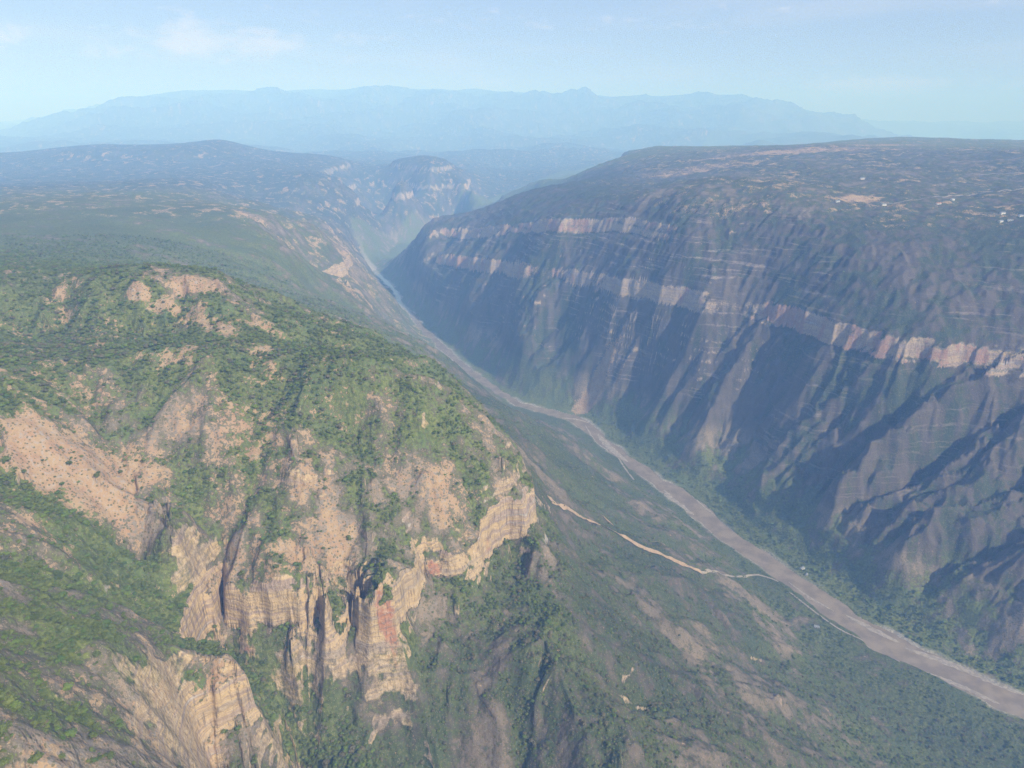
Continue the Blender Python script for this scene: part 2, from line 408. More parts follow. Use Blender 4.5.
class NT:
    def __init__(s, m): s.t = m.node_tree; s.n = s.t.nodes; s.l = s.t.links
    def new(s, ty, **kw):
        nd = s.n.new(ty)
        for k, v in kw.items():
            if k.startswith('_'): setattr(nd, k[1:], v)
        return nd
    def put(s, sock, v):
        if hasattr(v, 'links'): s.l.new(v, sock)
        elif isinstance(v, tuple): sock.default_value = v if len(v) != 3 or sock.type == 'VECTOR' else v+(1,)
        else: sock.default_value = v
    def math(s, op, a, b=0, c=0, clamp=False):
        nd = s.n.new('ShaderNodeMath'); nd.operation = op; nd.use_clamp = clamp
        for i, v in enumerate((a, b, c)): s.put(nd.inputs[i], v)
        return nd.outputs[0]
    def mix(s, f, a, b, mode='MIX'):
        nd = s.n.new('ShaderNodeMix'); nd.data_type = 'RGBA'; nd.blend_type = mode
        s.put(nd.inputs[0], f); s.put(nd.inputs[6], a); s.put(nd.inputs[7], b); return nd.outputs[2]
    def step(s, v, a, b):
        nd = s.n.new('ShaderNodeMapRange'); nd.interpolation_type = 'SMOOTHSTEP'
        s.put(nd.inputs[0], v); nd.inputs[1].default_value = a; nd.inputs[2].default_value = b; return nd.outputs[0]
    def noise(s, vec, scale, det=4, rough=.55, dist=0):
        nd = s.n.new('ShaderNodeTexNoise'); s.put(nd.inputs['Vector'], vec); nd.inputs['Scale'].default_value = scale
        nd.inputs['Detail'].default_value = det; nd.inputs['Roughness'].default_value = rough; nd.inputs['Distortion'].default_value = dist
        return nd.outputs[0]
    def mapping(s, vec, sc):
        nd = s.n.new('ShaderNodeMapping'); s.put(nd.inputs[0], vec); nd.inputs['Scale'].default_value = sc; return nd.outputs[0]
    def attr(s, name):
        nd = s.n.new('ShaderNodeAttribute'); nd.attribute_name = name
        sp = s.n.new('ShaderNodeSeparateColor'); s.l.new(nd.outputs['Color'], sp.inputs[0])
        return sp.outputs[0], sp.outputs[1], sp.outputs[2], nd.outputs['Alpha']

m = bpy.data.materials.new('canyon_ground'); m.use_nodes = True; g = NT(m)
bs = m.node_tree.nodes['Principled BSDF']; bs.inputs['Roughness'].default_value = .95; bs.inputs['Specular IOR Level'].default_value = .1
tc = g.new('ShaderNodeTexCoord').outputs['Object']
V_, S_, R_, G_ = g.attr('cover'); D_, B_, W_, F_ = g.attr('tone')
sep = g.new('ShaderNodeSeparateXYZ'); g.l.new(tc, sep.inputs[0]); zc = sep.outputs[2]
f1 = g.noise(tc, .22, 3); f2 = g.noise(tc, .06, 4); f3 = g.noise(tc, .9, 2); f4 = g.noise(tc, .018, 4)
# bare soil
soil = g.mix(g.step(f2, .35, .65), (.20, .16, .115), (.30, .225, .155))
soil = g.mix(g.step(f1, .45, .7), soil, (.25, .215, .175))
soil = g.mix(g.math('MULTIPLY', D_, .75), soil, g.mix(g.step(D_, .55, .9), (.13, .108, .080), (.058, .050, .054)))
sandc = g.mix(g.step(f2, .35, .65), (.42, .29, .165), (.39, .24, .14))
sandc = g.mix(g.step(f1, .5, .68), sandc, (.36, .29, .23))
# dry scrub
scrub = g.mix(g.step(f1, .35, .65), (.10, .098, .055), (.16, .135, .09))
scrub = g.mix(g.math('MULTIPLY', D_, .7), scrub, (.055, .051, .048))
green = g.mix(g.step(f1, .3, .7), (.085, .108, .030), (.165, .185, .055))
green = g.mix(g.step(f4, .45, .75), green, (.115, .155, .055))
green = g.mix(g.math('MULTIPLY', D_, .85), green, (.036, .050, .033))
sp1 = g.math('ADD', g.math('MULTIPLY', g.math('SUBTRACT', f1, .5), 1.3), g.math('ADD', g.math('MULTIPLY', g.math('SUBTRACT', f2, .5), 1.0), g.math('MULTIPLY', g.math('SUBTRACT', f3, .5), .6)))
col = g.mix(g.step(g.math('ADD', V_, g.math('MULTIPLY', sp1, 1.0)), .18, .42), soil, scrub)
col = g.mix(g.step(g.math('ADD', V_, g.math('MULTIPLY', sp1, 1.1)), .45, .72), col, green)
zl = g.n.new('ShaderNodeCombineXYZ'); g.put(zl.inputs[0], g.math('MULTIPLY', sep.outputs[0], .006)); g.put(zl.inputs[1], g.math('MULTIPLY', sep.outputs[1], .006)); g.put(zl.inputs[2], g.math('MULTIPLY', g.math('ADD', zc, g.math('MULTIPLY', f4, 14)), .16))
lines = g.math('MULTIPLY', g.step(g.noise(zl.outputs[0], 1.0, 3, .6), .56, .64), g.step(g.math('ADD', f2, g.math('MULTIPLY', f1, .5)), .56, .76))
col = g.mix(g.math('MULTIPLY', lines, g.math('MULTIPLY', F_, .62)), col, (.42, .33, .28))
sf = g.step(g.math('ADD', S_, g.math('MULTIPLY', sp1, -1.25)), .42, .62)
col = g.mix(g.math('MULTIPLY', sf, .9), col, sandc)
def vor(scale, rnd):
    vn = g.n.new('ShaderNodeTexVoronoi'); g.put(vn.inputs['Vector'], tc); vn.inputs['Scale'].default_value = scale
    sc3 = g.n.new('ShaderNodeSeparateColor'); g.l.new(vn.outputs['Color'], sc3.inputs[0]); return vn.outputs['Distance'], sc3.outputs[0], sc3.outputs[1]
vd, vr, vr2 = vor(.38, 1)
tuft = g.math('MULTIPLY', g.math('SUBTRACT', 1.0, g.step(g.math('SUBTRACT', vd, g.math('MULTIPLY', vr2, .35)), .10, .28)), g.step(g.math('ADD', vr, g.math('MULTIPLY', g.math('SUBTRACT', f2, .5), 1.6)), .42, .55))
col = g.mix(g.math('MULTIPLY', tuft, .85), col, g.mix(vr, (.085, .095, .040), (.13, .12, .06)))
vd2, vr3, vr4 = vor(.85, 1)
stone = g.math('MULTIPLY', g.math('SUBTRACT', 1.0, g.step(vd2, .18, .34)), g.step(vr3, .78, .86))
col = g.mix(g.math('MULTIPLY', stone, .7), col, (.40, .34, .27))
# rock with strata
wob = g.math('ADD', zc, g.math('MULTIPLY', g.math('SUBTRACT', f4, .5), 26))
cz = g.n.new('ShaderNodeCombineXYZ'); g.put(cz.inputs[0], g.math('MULTIPLY', sep.outputs[0], .004)); g.put(cz.inputs[1], g.math('MULTIPLY', sep.outputs[1], .004)); g.put(cz.inputs[2], g.math('MULTIPLY', wob, .085))
st = g.noise(cz.outputs[0], 1.0, 5, .6)
vert = g.noise(g.mapping(tc, (.16, .16, .018)), 1.0, 4, .6, .4)
rk = g.mix(g.step(st, .36, .48), (.36, .28, .20), (.52, .37, .20))
rk = g.mix(g.step(st, .50, .58), rk, (.37, .27, .20))
rk = g.mix(g.step(st, .62, .66), rk, (.44, .39, .33))
rk = g.mix(g.math('MULTIPLY', g.step(g.math('ADD', g.math('MULTIPLY', W_, .75), g.math('MULTIPLY', g.math('ADD', vert, f2), .5)), .92, 1.08), .85), rk, (.40, .17, .10))
lv = g.n.new('ShaderNodeCombineXYZ'); g.put(lv.inputs[0], g.math('MULTIPLY', sep.outputs[0], .022)); g.put(lv.inputs[1], g.math('MULTIPLY', sep.outputs[1], .022)); g.put(lv.inputs[2], g.math('MULTIPLY', wob, .42))
ledge = g.noise(lv.outputs[0], 1.0, 4, .65)
crack = g.noise(g.mapping(tc, (.34, .34, .03)), 1.0, 4, .65, .5)
rk = g.mix(g.math('MULTIPLY', g.step(ledge, .50, .60), .5), rk, (.24, .185, .145))
rk = g.mix(g.math('MULTIPLY', g.step(crack, .53, .64), .65), rk, (.13, .105, .09))
rk = g.mix(g.math('MULTIPLY', g.step(f1, .5, .75), .35), rk, (.52, .44, .34))
gn = g.n.new('ShaderNodeNewGeometry'); gs = g.n.new('ShaderNodeSeparateXYZ'); g.l.new(gn.outputs['True Normal'], gs.inputs[0])
rk = g.mix(g.math('MULTIPLY', g.step(g.math('ADD', gs.outputs[2], g.math('MULTIPLY', g.math('SUBTRACT', f1, .5), .9)), .46, .66), .9), rk, (.085, .10, .045))
rk = g.mix(g.math('MULTIPLY', D_, .35), rk, (.30, .25, .23))
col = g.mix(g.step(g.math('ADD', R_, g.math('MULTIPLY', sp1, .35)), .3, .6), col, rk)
barc = g.mix(g.step(f1, .4, .6), (.30, .265, .225), (.42, .37, .31))
col = g.mix(B_, col, barc)
tex = g.math('ADD', .62, g.math('MULTIPLY', g.math('ADD', f3, f1), .38)); tc3 = g.n.new('ShaderNodeCombineColor'); [g.put(tc3.inputs[q], tex) for q in range(3)]
col = g.mix(1.0, col, tc3.outputs[0], 'MULTIPLY')
col = g.mix(g.math('MULTIPLY', g.step(f3, .60, .72), .35), col, (.07, .075, .04))
g.put(bs.inputs['Base Color'], col)
bmp = g.new('ShaderNodeBump'); bmp.inputs['Strength'].default_value = .8; bmp.inputs['Distance'].default_value = 2.2
hh = g.math("ADD", f1, g.math("MULTIPLY", f3, .35)); hh = g.math("ADD", hh, g.math("MULTIPLY", g.math("ADD", g.math("ADD", vert, crack), ledge), R_))
g.put(bmp.inputs['Height'], hh); g.l.new(bmp.outputs[0], bs.inputs['Normal'])
m.name = 'canyon_ground'
AT = {'cover': A1, 'tone': A2}
c = lambda a: a[:-1, :-1]
fr = c(RR) > 8200; vf = (c(rd) < c(hw)+45) & (c(Z) < 16) & ~fr & (c(RR) < 5600); lf = c(left) > .5; top = (c(Z)+c(n3)*30 > 640) & (c(slope) < .6)
grid_mesh('mountain_range', fr, m, AT); grid_mesh('riverbank', vf, m, AT)
grid_mesh('hillside', lf & ~fr & ~vf, m, AT); grid_mesh('plateau', ~lf & ~fr & ~vf & top, m, AT); grid_mesh('canyon_wall', ~lf & ~fr & ~vf & ~top, m, AT)
print('meshes', time.time()-T0)
np.savez('/tmp/terr.npz', X=X, Y=Y, Z=Z)

# river
def ribbon(name, P, z, mat):
    L = []; 
    P = np.array(P)
    for i in range(len(P)):
        a = P[max(i-1, 0), :2]; b = P[min(i+1, len(P)-1), :2]; t = (b-a)/np.linalg.norm(b-a); n = np.array([-t[1], t[0]])
        L.append((P[i, :2]+n*(P[i, 2]*.5+22), P[i, :2]-n*(P[i, 2]*.5+22)))
    v = [(p[0], p[1], z) for s in L for p in s]
    f = [(2*i, 2*i+1, 2*i+3, 2*i+2) for i in range(len(L)-1)]
    me = bpy.data.meshes.new(name); me.from_pydata(v, [], f); me.materials.append(mat)
    o = link(bpy.data.objects.new(name, me)); o['kind'] = 'structure'; return o
mw = bpy.data.materials.new('river_water'); mw.use_nodes = True; g = NT(mw)
bs = mw.node_tree.nodes['Principled BSDF']; tc = g.new('ShaderNodeTexCoord').outputs['Object']
g.put(bs.inputs['Base Color'], g.mix(g.step(g.noise(tc, .03, 4), .35, .65), (.21, .165, .12), (.29, .23, .165)))
bs.inputs['Roughness'].default_value = .16
b2 = g.new('ShaderNodeBump'); b2.inputs['Strength'].default_value = .35; b2.inputs['Distance'].default_value = .5
g.put(b2.inputs['Height'], g.noise(tc, .5, 3)); g.l.new(b2.outputs[0], bs.inputs['Normal'])
ribbon('river', RIV, 0, mw)

# ------------------------------------------------------------------ helpers to stand things on the terrain
_R1 = np.log(radii(Q))
def zat(px_, py_):
    px_ = np.atleast_1d(np.asarray(px_, float)); py_ = np.atleast_1d(np.asarray(py_, float))
    r = np.log(np.hypot(px_, py_)); a = np.arctan2(px_, py_)
    i = np.interp(r, _R1, np.arange(NR)); j = np.interp(a, [AZ0, AZ1], [0, NC-1])
    i0 = np.clip(i.astype(int), 0, NR-2); j0 = np.clip(j.astype(int), 0, NC-2); fi = i-i0; fj = j-j0
    return ((Z[i0, j0]*(1-fi)+Z[i0+1, j0]*fi)*(1-fj)+(Z[i0, j0+1]*(1-fi)+Z[i0+1, j0+1]*fi)*fj), i0, j0
DEP = Y*CP-(Z-CAMZ)*SP
PX = np.where(DEP > 20, 512+FPX*X/np.maximum(DEP, 20), -9999); PY = np.where(DEP > 20, 384-FPX*((Z-CAMZ)*CP+Y*SP)/np.maximum(DEP, 20), -9999)
zb = np.full((384, 512), 1e9)
ok_ = (PX >= 0) & (PX < 1024) & (PY >= 0) & (PY < 768)
np.minimum.at(zb, ((PY[ok_]/2).astype(int), (PX[ok_]/2).astype(int)), DEP[ok_])
_fx, _fy, _fd = PX.ravel(), PY.ravel(), DEP.ravel()
def pick(a, b, rad=3.0):
    """the terrain point seen at a photo position"""
    k = np.where((np.abs(_fx-a) < rad) & (np.abs(_fy-b) < rad))[0]
    if len(k) == 0: return None
    dmin = _fd[k].min(); k = k[_fd[k] < dmin*1.04]
    k = k[np.argmin(np.hypot(_fx[k]-a, _fy[k]-b))]
    return float(X.ravel()[k]), float(Y.ravel()[k])

def simple_mat(name, c1, c2, sc_, rough=.9):
    mm = bpy.data.materials.new(name); mm.use_nodes = True; g = NT(mm)
    b_ = mm.node_tree.nodes['Principled BSDF']; b_.inputs['Roughness'].default_value = rough
    t_ = g.new('ShaderNodeTexCoord').outputs['Object']
    g.put(b_.inputs['Base Color'], g.mix(g.step(g.noise(t_, sc_, 4), .35, .65), c1, c2)); return mm
road_m = simple_mat('pale_dirt', (.33, .225, .14), (.42, .30, .19), .15)
grey_road_m = simple_mat('grey_dirt', (.27, .23, .185), (.34, .29, .235), .15)
def draped(name, pl, wdt, mat, lift=.9, label=None):
    P = [pick(*p) for p in pl]; P = np.array([p for p in P if p])
    d = np.r_[0, np.cumsum(np.hypot(*np.diff(P, axis=0).T))]; n = max(int(d[-1]/5), 4); t = np.linspace(0, d[-1], n)
    xx = np.interp(t, d, P[:, 0]); yy = np.interp(t, d, P[:, 1])
    k = np.ones(9)/9
    if n > 12: xx[4:-4] = np.convolve(xx, k, 'valid'); yy[4:-4] = np.convolve(yy, k, 'valid')
    tx, ty = np.gradient(xx), np.gradient(yy); L = np.hypot(tx, ty)+1e-9; nx_, ny_ = -ty/L, tx/L
    wv = wdt*(.75+.5*rng.random(n)); wv = np.convolve(np.r_[wv[:2], wv, wv[-2:]], np.ones(5)/5, 'valid')
    V = []; F = []
    for q in range(-2, 3):
        ax, ay = xx+nx_*wv*q/4, yy+ny_*wv*q/4; V.append(np.stack([ax, ay, zat(ax, ay)[0]+lift], 1))
    V = np.stack(V, 1).reshape(-1, 3)
    for i in range(n-1):
        for q in range(4): F.append((i*5+q, i*5+q+1, i*5+q+6, i*5+q+5))
    me = bpy.data.meshes.new(name); me.from_pydata(V.tolist(), [], F); me.materials.append(mat)
    o = link(bpy.data.objects.new(name, me)); o['kind'] = 'structure'; return o
draped('dirt_road', [(550,500),(562,507),(575,514),(590,520),(625,538),(660,554),(690,568),(701,573)], 10, road_m, 1.8)
draped('dirt_road', [(600,515),(630,530),(665,545),(700,560)], 4, road_m, 1.8)
draped('dirt_road', [(701,573),(725,576),(750,573),(768,577),(778,582)], 5, grey_road_m)
draped('dirt_road', [(612,448),(622,465),(634,480)], 5, grey_road_m)
draped('dirt_road', [(790,592),(815,612),(840,630),(870,646),(900,662)], 4, grey_road_m)
draped('dirt_road', [(880,203),(905,202),(930,198),(960,196),(985,193),(1022,189)], 5, grey_road_m, 2)
draped('dirt_road', [(975,175),(1000,174),(1022,173)], 6, grey_road_m, 2)

def bar(pl, wdt):
    P = np.array([at(a, b, 0)[:2] for a, b in pl]); d = np.r_[0, np.cumsum(np.hypot(*np.diff(P, axis=0).T))]; n = 24; t = np.linspace(0, d[-1], n)
    xx = np.interp(t, d, P[:, 0]); yy = np.interp(t, d, P[:, 1]); tx, ty = np.gradient(xx), np.gradient(yy); L = np.hypot(tx, ty); nx_, ny_ = -ty/L, tx/L
    V = []; F = []
    for i in range(n):
        w0 = wdt*math.sin(math.pi*(i+.3)/(n-.4))**.6
        for q in range(-3, 4):
            o_ = w0*q/6*(1+.25*rng.normal()*(abs(q) == 3)); V.append((xx[i]+nx_[i]*o_, yy[i]+ny_[i]*o_, (.9, .8, .5, -.5)[abs(q)]))
    for i in range(n-1):
        for q in range(6): F.append((i*7+q, i*7+q+1, i*7+q+8, i*7+q+7))
    me = bpy.data.meshes.new('gravel_bar'); me.from_pydata(V, [], F); me.materials.append(gravel_m)
    o = link(bpy.data.objects.new('gravel_bar', me)); o['kind'] = 'structure'
gravel_m = simple_mat('river_gravel', (.25, .21, .17), (.36, .305, .25), .12)
bar([(598,434),(607,445),(618,455),(628,462)], 30); bar([(664,490),(672,500),(684,509),(694,515)], 26); bar([(690,494),(705,508),(718,518)], 7)
bar([(562,418),(575,419),(590,423)], 12); bar([(585,425),(594,440),(604,455)], 8); bar([(755,563),(770,577),(785,588)], 9); bar([(788,582),(810,598),(835,612)], 8)
bar([(845,615),(870,628),(900,643)], 18); bar([(820,620),(840,632),(870,648)], 14); bar([(905,648),(940,660),(980,676),(1020,694)], 20); bar([(925,672),(960,686),(1000,704)], 14)
# ------------------------------------------------------------------ trees
def foliage_mat(name, ca, cb, cc):
    mm = bpy.data.materials.new(name); mm.use_nodes = True; g = NT(mm); b_ = mm.node_tree.nodes['Principled BSDF']
    oi = g.new('ShaderNodeObjectInfo'); t_ = g.new('ShaderNodeTexCoord').outputs['Object']
    cl = g.mix(oi.outputs['Random'], ca, cb); cl = g.mix(g.math('MULTIPLY', g.step(g.noise(t_, 1.6, 2), .45, .7), .6), cl, cc)
    g.put(b_.inputs['Base Color'], cl); b_.inputs['Roughness'].default_value = .85; b_.inputs['Specular IOR Level'].default_value = .15
    return mm
fm = [foliage_mat('dark_leaves', (.075, .10, .027), (.15, .175, .048), (.19, .21, .07)),
      foliage_mat('green_leaves', (.075, .12, .028), (.15, .20, .042), (.19, .24, .06)),
      foliage_mat('dry_leaves', (.10, .10, .055), (.17, .145, .085), (.14, .16, .07))]
bark = simple_mat('bark', (.11, .085, .06), (.17, .14, .10), 2)
import bmesh
from mathutils import Vector, noise as mno
def crown_mesh(name, seed, mat, flat=.7):
    r_ = np.random.default_rng(seed); bm = bmesh.new()
    for k in range(4):     # uneven clumps
        o_ = Vector((r_.uniform(-.32, .32), r_.uniform(-.32, .32), .55+r_.uniform(-.1, .2))) if k else Vector((0, 0, .55)); rad = r_.uniform(.24, .36) if k else .38
        ret = bmesh.ops.create_icosphere(bm, subdivisions=2 if k == 0 else 1, radius=rad)
        for v in ret['verts']:
            v.co *= 1+.55*mno.noise(v.co*6+Vector((seed*3.1, k*5, 0))); v.co.z *= flat; v.co += o_
    for k in range(110):   # leaf sprays breaking the outline
        th = r_.uniform(0, 6.283); ph = math.acos(r_.uniform(-.5, 1)); rr_ = r_.uniform(.42, .62)
        p = Vector((math.cos(th)*math.sin(ph)*rr_, math.sin(th)*math.sin(ph)*rr_, .55+math.cos(ph)*rr_*flat))
        s_ = r_.uniform(.05, .11); a = Vector(r_.normal(size=3)).normalized()*s_; b = Vector(r_.normal(size=3)).normalized()*s_
        bm.faces.new([bm.verts.new(p+a), bm.verts.new(p+b), bm.verts.new(p-a), bm.verts.new(p-b)])
    me = bpy.data.meshes.new(name); bm.to_mesh(me); bm.free(); me.materials.append(mat); return me
def trunk_mesh():
    bm = bmesh.new(); N = 6
    prev = None
    for (z_, r_, ox) in ((-.25, .06, 0), (.2, .045, .01), (.5, .028, .05)):
        ring = [bm.verts.new((ox+r_*math.cos(a*6.283/N), r_*math.sin(a*6.283/N), z_)) for a in range(N)]
        if prev: [bm.faces.new((prev[i], prev[(i+1) % N], ring[(i+1) % N], ring[i])) for i in range(N)]
        prev = ring
    me = bpy.data.meshes.new('trunk'); bm.to_mesh(me); bm.free(); me.materials.append(bark); return me
crowns = [crown_mesh('crown', i, fm[0] if i < 3 else (fm[1] if i < 5 else fm[2]), .62+.08*(i % 3)) for i in range(7)]
trunk_me = trunk_mesh()

N = int(420000)
lr = rng.uniform(math.log(230), math.log(2300), N); az = rng.uniform(math.radians(-52), math.radians(50), N)
tx_ = np.exp(lr)*np.sin(az); ty_ = np.exp(lr)*np.cos(az); tz_, ti, tj = zat(tx_, ty_)
g_ = lambda a: a[ti, tj]
vv = g_(veg)+.35*g_(n4)-.5*np.clip(g_(sand)-.2, 0, 1)+rng.normal(0, .12, N)
dens = sst(.25, .95, vv)*.68*(1-.25*g_(nearface))*(1-.4*g_(lowl))+.14*sst(-.1, .25, g_(n4)+.4*g_(n2))
dens *= (g_(slope) < 1.5)*(g_(rd) > g_(hw)+8)*(1-.8*g_(rockm))*np.where(g_(left) > .5, 1, 1-sst(20, 110, tz_)*.9)*np.where(g_(dry) > .45, .55, 1)
keep = rng.random(N) < dens
tx_, ty_, tz_, ti, tj = tx_[keep], ty_[keep], tz_[keep], ti[keep], tj[keep]; M = len(tx_)
size = np.clip(rng.lognormal(.86, .42, M), 1.0, 5.8)*np.where(g_(lowl) > .5, .75, 1)*np.where(g_(veg) > .7, 1.15, .9)
kindr = rng.random(M)+np.clip(g_(n1)*.5, -.2, .3)
var = np.where(kindr < .62, rng.integers(0, 3, M), np.where(kindr < .9, rng.integers(3, 5, M), rng.integers(5, 7, M)))
var = np.where((g_(dry) > .5) & (rng.random(M) < .5), rng.integers(5, 7, M), var)
var = np.where((g_(rd) < 140) & (tz_ < 30), rng.integers(0, 4, M), var)
dd = ty_*CP-(tz_-CAMZ)*SP; sx = 512+FPX*tx_/dd; sy = 384-FPX*((tz_-CAMZ)*CP+ty_*SP)/dd
vis = (sx > 4) & (sx < 1020) & (sy > 4) & (sy < 762)
vis[vis] = dd[vis] < zb[(sy[vis]/2).astype(int), (sx[vis]/2).astype(int)]*1.03
print('trees', M, time.time()-T0)

col_ = bpy.context.scene.collection
def tree(xx, yy, zz, s_, v_, rot, label, cat, group=None):
    e = bpy.data.objects.new('tree', None); e.location = (xx, yy, zz); e.rotation_euler = (0, 0, rot); e.scale = (s_, s_, s_); e.empty_display_size = .5
    e['label'] = label; e['category'] = cat
    if group: e['group'] = group
    col_.objects.link(e)
    for nm, me in (('crown', crowns[v_]), ('trunk', trunk_me)):
        o = bpy.data.objects.new(nm, me); o.parent = e; col_.objects.link(o)
    return e
SPECIAL = [(7,462,7.5,0,'dark oval tree at the far left edge of the bare orange slope'),(69,466,6,1,'dark round tree alone in the middle of the bare orange slope'),
 (96,478,5.5,2,'small round dark tree just right of the middle of the orange slope'),(23,473,5,0,'small dark tree low on the left of the orange slope'),
 (71,737,6.5,3,'bright green round tree on pale ground near the lower left corner'),(94,738,5,1,'dark green tree beside the bright one on pale ground, lower left'),
 (17,709,6,4,'bright green tree above the dark trees at the left edge'),(4,733,8,0,'large dark green tree cut by the left edge, lower left'),
 (37,763,7,1,'dark tree cut by the bottom edge near the left corner'),(137,662,6,4,'lone bright green tree below the patch of red earth'),
 (60,662,6.5,3,'lime green tree among dull scrub left of the red earth'),(40,685,5,4,'small lime green tree beside a dark one on brown scrub'),
 (69,691,6.5,3,'broad mid green tree on the scrub slope above the pale ground')]
for (a, b, s_, v_, lab) in SPECIAL:
    p = pick(a, b)
    if p: tree(p[0], p[1], float(zat(*p)[0][0])-.1, s_, v_, rng.uniform(0, 6), lab, 'tree')
sz = np.where(vis, size/dd, 0); order = np.argsort(-sz)[:285]
ZONES = [  # (test on photo-independent place, label, group)
 (lambda X_, Y_, Z_: Y_ < 430, 'rounded green tree on the scrub slope in the lower left corner', 'trees on the lower left scrub slope'),
 (lambda X_, Y_, Z_: (Y_ < 560) & (X_ < -300), 'small leafy tree on the green slope left of the pale rock towers', 'trees on the slope left of the rock towers'),
 (lambda X_, Y_, Z_: (X_ < -300), 'dense dark tree in the wooded gully and slope at the left', 'trees of the wooded gully'),
 (lambda X_, Y_, Z_: (X_ < -150), 'small tree growing around the foot of the yellow cliff', 'trees by the yellow cliff'),
 (lambda X_, Y_, Z_: (X_ > -1e9), 'small scrub tree on the steep grey slope under the cliffs', 'trees on the slope under the cliffs')]
for k in order:
    for f_, lab, gr in ZONES:
        if f_(tx_[k], ty_[k], tz_[k]): break
    tree(tx_[k], ty_[k], tz_[k]-.1, size[k], int(var[k]), float(rng.uniform(0, 6)), lab, 'tree', gr)
rest = np.setdiff1d(np.arange(M), order)
pm = bpy.data.meshes.new('woodland'); pm.vertices.add(len(rest)); pm.vertices.foreach_set('co', np.stack([tx_[rest], ty_[rest], tz_[rest]-.15], 1).astype(np.float32).ravel())
for nm, ty, arr in (('pick', 'INT', var[rest].astype(np.int32)), ('spin', 'FLOAT', rng.uniform(0, 6.28, len(rest)).astype(np.float32)), ('grow', 'FLOAT', size[rest].astype(np.float32))):
    a_ = pm.attributes.new(nm, ty, 'POINT'); a_.data.foreach_set('value', arr)
wood = link(bpy.data.objects.new('woodland', pm)); wood['kind'] = 'stuff'; wood['label'] = 'scrub and small trees scattered over the slopes'
ng = bpy.data.node_groups.new('scatter', 'GeometryNodeTree'); ng.interface.new_socket('Geometry', in_out='INPUT', socket_type='NodeSocketGeometry'); ng.interface.new_socket('Geometry', in_out='OUTPUT', socket_type='NodeSocketGeometry')
gi = ng.nodes.new('NodeGroupInput'); go = ng.nodes.new('NodeGroupOutput'); jn = ng.nodes.new('GeometryNodeJoinGeometry'); ip = ng.nodes.new('GeometryNodeInstanceOnPoints')
firsts = {}
for o in bpy.data.objects:
    if o.type == 'MESH' and o.parent and o.data in crowns: firsts.setdefault(crowns.index(o.data), o)
pool = [firsts.get(i, list(firsts.values())[0]) for i in range(7)]
for o in reversed(pool):
    oi = ng.nodes.new('GeometryNodeObjectInfo'); oi.transform_space = 'ORIGINAL'; oi.inputs['Object'].default_value = o; oi.inputs['As Instance'].default_value = True
    ng.links.new(oi.outputs['Geometry'], jn.inputs[0])
def named(nm, ty):
    nd = ng.nodes.new('GeometryNodeInputNamedAttribute'); nd.data_type = ty; nd.inputs[0].default_value = nm; return nd.outputs[0]
cx = ng.nodes.new('ShaderNodeCombineXYZ'); ng.links.new(named('spin', 'FLOAT'), cx.inputs[2])
ng.links.new(gi.outputs[0], ip.inputs['Points']); ng.links.new(jn.outputs[0], ip.inputs['Instance']); ip.inputs['Pick Instance'].default_value = True
ng.links.new(named('pick', 'INT'), ip.inputs['Instance Index']); ng.links.new(cx.outputs[0], ip.inputs['Rotation']); ng.links.new(named('grow', 'FLOAT'), ip.inputs['Scale'])
ng.links.new(ip.outputs[0], go.inputs[0]); md = wood.modifiers.new('scatter', 'NODES'); md.node_group = ng

# ------------------------------------------------------------------ houses
wall_m = simple_mat('whitewash', (.62, .58, .52), (.74, .71, .66), .6); tin_m = simple_mat('tin_roof', (.20, .205, .21), (.28, .285, .29), .5, .6)
tile_m = simple_mat('clay_tiles', (.32, .15, .09), (.42, .22, .13), .8); dark_m = simple_mat('dark_wood', (.06, .05, .04), (.10, .08, .06), 2)
def mesh_obj(name, V, F, mat, parent):
    me = bpy.data.meshes.new(name); me.from_pydata(V, [], F); me.materials.append(mat); o = bpy.data.objects.new(name, me); col_.objects.link(o); o.parent = parent; return o
def house(a, b, L, W_, rot, roof, label):
    p = pick(a, b)
    if not p: return
    z0 = float(zat(*p)[0][0]); e = bpy.data.objects.new('house', None); col_.objects.link(e); e.location = (p[0], p[1], z0); e.rotation_euler = (0, 0, rot)
    e['label'] = label; e['category'] = 'house'; e['group'] = 'small country houses'
    l, w_, H = L/2, W_/2, 3.0; D = -3
    V = [(-l,-w_,D),(l,-w_,D),(l,w_,D),(-l,w_,D),(-l,-w_,H),(l,-w_,H),(l,w_,H),(-l,w_,H),(-l,0,H+W_*.24),(l,0,H+W_*.24)]
    mesh_obj('wall', V, [(0,1,5,4),(2,3,7,6),(1,2,6,9,5),(3,0,4,8,7)], wall_m, e)
    L2, W2 = l+.6, w_+.6; hr = H+W_*.24+.12; he = H-.6*.48+.12
    R_ = [(-L2,-W2,he),(L2,-W2,he),(L2,0,hr),(-L2,0,hr),(L2,W2,he),(-L2,W2,he)]; R2 = R_+[(q[0], q[1], q[2]+.15) for q in R_]
    mesh_obj('roof', R2, [(0,3,2,1),(3,5,4,2),(6,7,8,9),(9,8,10,11),(0,1,7,6),(4,5,11,10),(1,2,8,7),(2,4,10,8),(3,0,6,9),(5,3,9,11)], roof, e)
    def pan(name, x0, x1, z1, z2, mt): mesh_obj(name, [(x0,-w_-.05,z1),(x1,-w_-.05,z1),(x1,-w_-.05,z2),(x0,-w_-.05,z2),(x0,-w_+.02,z1),(x1,-w_+.02,z1),(x1,-w_+.02,z2),(x0,-w_+.02,z2)], [(0,1,2,3),(0,4,5,1),(1,5,6,2),(2,6,7,3),(3,7,4,0)], mt, e)
    pan('door', -.5, .5, 0, 2.1, dark_m); pan('window', -l+1, -l+2.1, 1, 2, dark_m); pan('window', l-2.1, l-1, 1, 2, dark_m)
